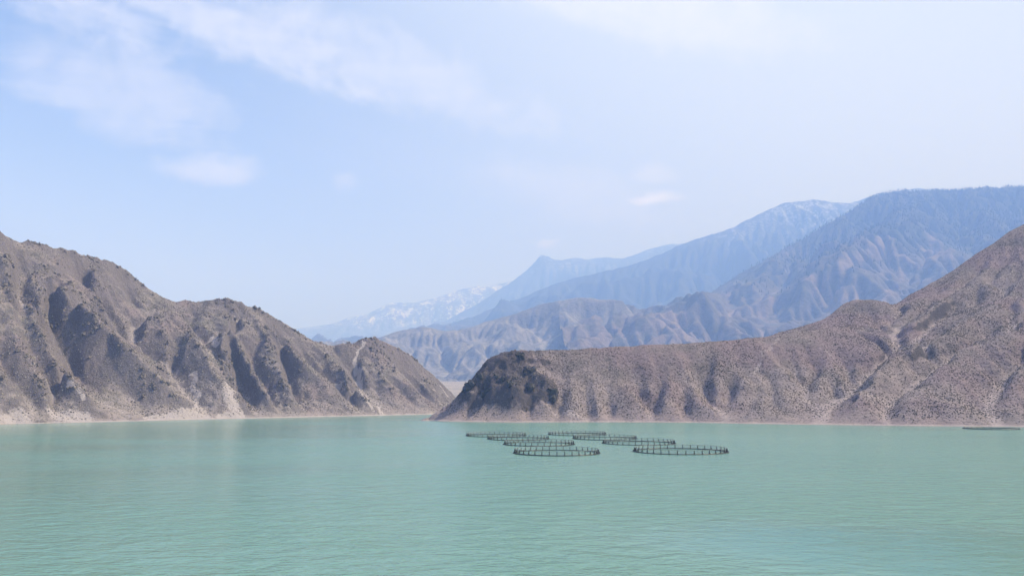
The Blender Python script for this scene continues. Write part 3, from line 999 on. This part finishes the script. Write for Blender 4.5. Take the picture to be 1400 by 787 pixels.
def cover_points(T, n, mask, rng):
    """random places on the camera side of a terrain, thinned by a mask"""
    x = T.x0 + rng.random(n) * T.res * (T.nx - 1)
    y = T.y0 + rng.random(n) * T.res * (T.ny - 1)
    z = T.sample(x, y)
    gy, gx = np.gradient(T.h, T.res)
    sx, sy = T.sample(x, y, gx), T.sample(x, y, gy)
    face = -(sx * x + sy * y) + (CAM_H - z) * -1 * -1
    face = (-sx * (0 - x) - sy * (0 - y) + (CAM_H - z))
    u = x / y * F_PX + IMG_W / 2
    ok = (z > 1.2) & (face > -3) & (u > -60) & (u < 1460) & (rng.random(n) < mask(x, y, z, np.hypot(sx, sy)))
    return np.stack([x[ok], y[ok], z[ok]], 1)


def plant_material(name, a, b):
    m, N, o = new_mat(name)
    r = N.n('ShaderNodeObjectInfo').outputs['Random']
    p = N.n('ShaderNodeNewGeometry').outputs['Position']
    c = N.mix(r, a, b)
    c = N.mix(N.ramp(N.noise(p, 3.0, 3, 0.6), 0.4, 0.65, 0, 0.5), c, tuple(x * 0.5 for x in a))
    bs = N.n('ShaderNodeBsdfPrincipled', ins={'Base Color': c, 'Roughness': 0.95, 'Specular IOR Level': 0.1})
    m.node_tree.links.new(bs.outputs[0], o.inputs[0])
    return m


# ------------------------------------------------------------------ fish cages
def ring_mesh(name, R, r, seg=96, rs=8, z=0.0):
    a = np.linspace(0, 2 * np.pi, seg, endpoint=False)
    b = np.linspace(0, 2 * np.pi, rs, endpoint=False)
    A, B = np.meshgrid(a, b, indexing='ij')
    co = np.stack([(R + r * np.cos(B)) * np.cos(A), (R + r * np.cos(B)) * np.sin(A), z + r * np.sin(B)], -1).reshape(-1, 3)
    i, j = np.meshgrid(np.arange(seg), np.arange(rs), indexing='ij')
    i2, j2 = (i + 1) % seg, (j + 1) % rs
    q = np.stack([i * rs + j, i2 * rs + j, i2 * rs + j2, i * rs + j2], -1).reshape(-1, 4)
    me = bpy.data.meshes.new(name)
    me.from_pydata(co.tolist(), [], q.tolist())
    for p in me.polygons:
        p.use_smooth = True
    return me


def prism(bm, p0, p1, r0, r1, n=8):
    p0, p1 = Vector(p0), Vector(p1)
    d = (p1 - p0).normalized()
    ax = d.orthogonal().normalized()
    ay = d.cross(ax)
    v0 = [bm.verts.new(p0 + (ax * math.cos(t) + ay * math.sin(t)) * r0) for t in [2 * math.pi * k / n for k in range(n)]]
    v1 = [bm.verts.new(p1 + (ax * math.cos(t) + ay * math.sin(t)) * r1) for t in [2 * math.pi * k / n for k in range(n)]]
    for k in range(n):
        bm.faces.new((v0[k], v0[(k + 1) % n], v1[(k + 1) % n], v1[k]))
    bm.faces.new(v1)
    bm.faces.new(list(reversed(v0)))


def bm_mesh(name, bm):
    bmesh.ops.recalc_face_normals(bm, faces=bm.faces)
    me = bpy.data.meshes.new(name)
    bm.to_mesh(me)
    bm.free()
    return me


def link(name, me, mat, parent=None, loc=(0, 0, 0), rz=0.0):
    if not me.materials:
        me.materials.append(mat)
    o = bpy.data.objects.new(name, me)
    col.objects.link(o)
    o.parent = parent
    o.location = loc
    o.rotation_euler = (0, 0, rz)
    return o


def copy_tree(o, parent=None):
    c = o.copy()
    col.objects.link(c)
    c.parent = parent
    for ch in list(o.children):
        copy_tree(ch, c)
    return c


def net_material():
    m, N, o = new_mat('cage_net')
    uv = N.n('ShaderNodeAttribute', attribute_name='net_uv').outputs['Vector']
    s = N.n('ShaderNodeSeparateXYZ', ins={0: uv})
    lines = None
    for ax in (0, 1):
        fr = N.math('FRACT', N.math('DIVIDE', s.outputs[ax], 0.05))
        ln = N.math('LESS_THAN', fr, 0.09)
        lines = ln if lines is None else N.math('MAXIMUM', lines, ln)
    tr = N.n('ShaderNodeBsdfTransparent')
    df = N.n('ShaderNodeBsdfPrincipled', ins={'Base Color': (0.34, 0.35, 0.33), 'Roughness': 0.9})
    mx = N.n('ShaderNodeMixShader', ins={0: lines, 1: tr.outputs[0], 2: df.outputs[0]})
    m.node_tree.links.new(mx.outputs[0], o.inputs[0])
    return m


def fish_cages():
    pipe = plain('black_pipe', (0.022, 0.024, 0.026), 0.45, 0.3, 2.0)
    steel = plain('dark_bracket', (0.03, 0.033, 0.035), 0.55, 0.3, 4.0)
    rail = plain('grey_rail', (0.2, 0.21, 0.21), 0.5, 0.25, 2.0)
    net = net_material()
    R = 11.0
    NP = 36
    root = bpy.data.objects.new('fish_cage', None)
    col.objects.link(root)
    for rr in (R, R - 0.62):
        link('float_pipe', ring_mesh('float_pipe', rr, 0.12, 108, 10, 0.06), pipe, root)
    link('handrail', ring_mesh('handrail', R - 0.34, 0.04, 108, 8, 1.12), rail, root)
    # stanchion: bracket clamped on both pipes with an upright pole
    bm = bmesh.new()
    prism(bm, (-0.30, 0, 0.1), (-0.30, 0, 1.12), 0.105, 0.085, 8)
    prism(bm, (0.02, 0, 0.22), (-0.27, 0, 0.78), 0.035, 0.03, 6)
    post_me = bm_mesh('post', bm)
    bm = bmesh.new()
    for x in (0.0, -0.62):
        a = [(x + 0.17 * math.cos(t), 0.06 + 0.17 * math.sin(t)) for t in np.linspace(0, 2 * np.pi, 10, endpoint=False)]
        v0 = [bm.verts.new((p[0], -0.11, p[1])) for p in a]
        v1 = [bm.verts.new((p[0], 0.11, p[1])) for p in a]
        for k in range(10):
            bm.faces.new((v0[k], v0[(k + 1) % 10], v1[(k + 1) % 10], v1[k]))
        bm.faces.new(v0)
        bm.faces.new(list(reversed(v1)))
    prism(bm, (-0.05, 0, 0.16), (-0.57, 0, 0.16), 0.07, 0.07, 6)
    brk_me = bm_mesh('bracket', bm)
    for k in range(NP):
        t = 2 * math.pi * (k + 0.3) / NP
        p = link('post', post_me, steel, root, (R * math.cos(t), R * math.sin(t), 0), t)
        link('bracket', brk_me, steel, p)
    # net hanging from the rail down into the water
    seg = 108
    Rn = R - 0.42
    zs = (1.08, 0.72, 0.36, 0.0, -1.0, -3.0)
    co, uv = [], []
    rnd = random.Random(4)
    for z in zs:
        for k in range(seg + 1):
            t = 2 * math.pi * k / seg
            sag = 0.05 * math.sin(t * NP) if 0 < z < 1 else 0
            rr = Rn - (0.06 if 0.1 < z < 1 else 0) + sag
            co.append((rr * math.cos(t), rr * math.sin(t), z - (0.05 * abs(math.sin(t * NP / 2)) if z > 1 else 0)))
            uv.append((t * Rn, z, 0))
    q = []
    for j in range(len(zs) - 1):
        for k in range(seg):
            a = j * (seg + 1) + k
            q.append((a, a + 1, a + seg + 2, a + seg + 1))
    me = bpy.data.meshes.new('net')
    me.from_pydata(co, [], q)
    at_ = me.attributes.new('net_uv', 'FLOAT_VECTOR', 'POINT')
    at_.data.foreach_set('vector', np.array(uv, np.float32).ravel())
    link('net', me, net, root)

    spots = [  # centre x, waterline y, diameter in pixels, label
        (761.0, 618.9, 117.0, 'nearest round fish cage of the left row, lowest at centre'),
        (930.0, 616.9, 126.6, 'largest round fish cage, nearest of the right row'),
        (736.8, 607.0, 96.5, 'second nearest round fish cage of the left row'),
        (873.2, 605.6, 98.5, 'second nearest round fish cage of the right row'),
        (708.5, 599.7, 84.0, 'third nearest round fish cage of the left row'),
        (826.8, 599.2, 87.0, 'third nearest round fish cage of the right row'),
        (678.3, 595.3, 82.0, 'leftmost round fish cage, farthest of the left row'),
        (789.0, 593.6, 79.0, 'farthest round fish cage of the right row near the peninsula'),
    ]
    rnd = random.Random(7)
    for i, (x, y, w, label) in enumerate(spots):
        o = root if i == 0 else copy_tree(root)
        c = on_water(x, y)
        s = w / F_PX * c[1] / (2 * R + 0.3)
        o.location = (c[0], c[1], 0.0)
        o.scale = (s, s, 1.0)
        o.rotation_euler = (math.radians(rnd.uniform(-0.15, 0.15)), math.radians(rnd.uniform(-0.2, 0.2)), rnd.uniform(0, 6.28))
        tag(o, label, 'fish cage', 'round fish cages floating on the lake')
    # bare collar moored near the right shore
    c = on_water(1355, 585.8)
    r2 = bpy.data.objects.new('floating_collar', None)
    col.objects.link(r2)
    r2.location = (c[0], c[1], 0)
    rr = 66 / F_PX * c[1] / 2
    for q_ in (rr, rr - 0.7):
        link('float_pipe', ring_mesh('collar_pipe', q_, 0.19, 96, 10, 0.12), pipe, r2)
    bm = bmesh.new()
    prism(bm, (0.05, 0, 0.3), (-0.75, 0, 0.3), 0.07, 0.07, 6)
    prism(bm, (-0.35, 0, 0.1), (-0.35, 0, 0.55), 0.09, 0.08, 6)
    me = bm_mesh('collar_clamp', bm)
    for k in range(24):
        t = 2 * math.pi * k / 24
        link('clamp', me, steel, r2, (rr * math.cos(t), rr * math.sin(t), 0), t)
    tag(r2, 'low dark floating ring without handrail close to the right shore', 'floating ring')


# ------------------------------------------------------------------ build
ground_and_lake()
TL = left_hill()
TR, crag = right_hill()
FR = far_ranges()

rng = np.random.default_rng(42)
dry = plant_material('dry_scrub', (0.055, 0.048, 0.042), (0.11, 0.093, 0.078))
stone = plant_material('loose_stone', (0.22, 0.20, 0.185), (0.40, 0.365, 0.34))
ridge_stone = plant_material('ridge_stone', (0.15, 0.13, 0.122), (0.27, 0.235, 0.21))
dark_stone = plant_material('dark_stone', (0.07, 0.066, 0.065), (0.14, 0.128, 0.12))


def m_right(x, y, z, s):
    n = fbm(x, y, 40, 3, 77)
    return np.clip(0.55 + n * 1.5, 0.05, 1) * sstep(1.9 - s, 0, 0.5) * sstep(z, 1.5, 7) * (1 - 0.6 * np.clip(TR.sample(x, y, crag), 0, 1))


def m_left(x, y, z, s):
    n = fbm(x, y, 45, 3, 78)
    return np.clip(0.36 + n * 1.5, 0.02, 1) * sstep(1.25 - s, 0, 0.5) * sstep(z, 1.5, 6)


P = cover_points(TR, 480000, m_right, rng)
scatter('scrub_cover_right', P, 0.3 + 0.55 * rng.random(len(P)) ** 2, dry, 'shrub', 'low dry scrub dotting the right hillside and peninsula', 'scrub')
P = cover_points(TL, 300000, m_left, rng)
scatter('scrub_cover_left', P, 0.4 + 0.7 * rng.random(len(P)) ** 2, dry, 'shrub', 'low dry scrub dotting the left hillside', 'scrub')
P = cover_points(TL, 200000, lambda x, y, z, s: 0.8 + 0 * x, rng)
scatter('loose_stone_left', P, 0.25 + 1.0 * rng.random(len(P)) ** 4, stone, 'stone', 'loose pale stones strewn over the left hillside', 'stones')
P = cover_points(TR, 90000, lambda x, y, z, s: 0.7 + 0 * x, rng)
scatter('loose_stone_right', P, 0.22 + 0.7 * rng.random(len(P)) ** 4, stone, 'stone', 'loose pale stones strewn over the right hillside', 'stones')

# outcrops of bedrock: broken blocks on the crag and along the ribs of the left hill
P = cover_points(TR, 60000, lambda x, y, z, s: 0.8 * sstep(TR.sample(x, y, crag), 0.3, 0.9) * sstep(fbm(x, y, 14, 3, 661), -0.12, 0.25), rng)
scatter('crag_outcrop', P - np.array([0, 0, 0.3]), 0.9 + 5.5 * rng.random(len(P)) ** 3, dark_stone, 'block', 'dark broken bedrock blocks on the crag of the peninsula', 'rock outcrop')
rib = blur(blur(TL.h)) - resize(resize(TL.h, TL.ny // 12, TL.nx // 12), TL.ny, TL.nx)
P = cover_points(TL, 260000, lambda x, y, z, s: 0.35 * sstep(fbm(x, y, 38, 4, 671) + 0.12 * TL.sample(x, y, rib), 0.08, 0.4) * sstep(z, 8, 25), rng)
scatter('ridge_outcrop', P - np.array([0, 0, 0.25]), 0.6 + 2.6 * rng.random(len(P)) ** 4, ridge_stone, 'block', 'broken grey bedrock blocks along the ribs of the left hillside', 'rock outcrop')

# conifers on the upper front range
T = FR['front']
n = 80000
x = T.x0 + rng.random(n) * T.res * (T.nx - 1)
y = T.y0 + rng.random(n) * T.res * (T.ny - 1)
z = T.sample(x, y)
zf = z / 1.6 + fbm(x, y, 800, 3, 990) * 380
sc = T.sample(x, y, T.attrs['chute'])
u = x / y * F_PX + 700
ok = (rng.random(n) < sstep(zf, 380, 760) * 0.9) & (sc < 0.3) & (u < 1470)
hgt = 9 + 11 * rng.random(ok.sum())
scatter('conifer_forest', np.stack([x[ok], y[ok], z[ok] + hgt * 0.42], 1), hgt, plant_material('conifer_needles', (0.018, 0.03, 0.018), (0.035, 0.05, 0.03)),
        'conifer', 'dark conifer forest on the far right mountain', 'forest')

fish_cages()

# ------------------------------------------------------------------ haze
bm = bmesh.new()
bmesh.ops.create_cube(bm, size=1)
top = max(float(t.h.max()) for t in FR.values()) + 60
for v in bm.verts:
    v.co = Vector((v.co.x * 16400, 9150 + v.co.y * 21500, (v.co.z + 0.5) * (top + 30) - 30))
me = bm_mesh('haze', bm)
m, N, o = new_mat('haze_air')
pv = N.n('ShaderNodeVolumePrincipled', ins={'Color': (0.25, 0.43, 1.0), 'Absorption Color': (0.70, 0.60, 1), 'Density': HAZE_DENSITY, 'Anisotropy': 0.0})
m.node_tree.links.new(pv.outputs[0], o.inputs['Volume'])
hz = link('haze', me, m)
tag(hz, 'pale blue haze filling the valley air', 'haze', kind='stuff')
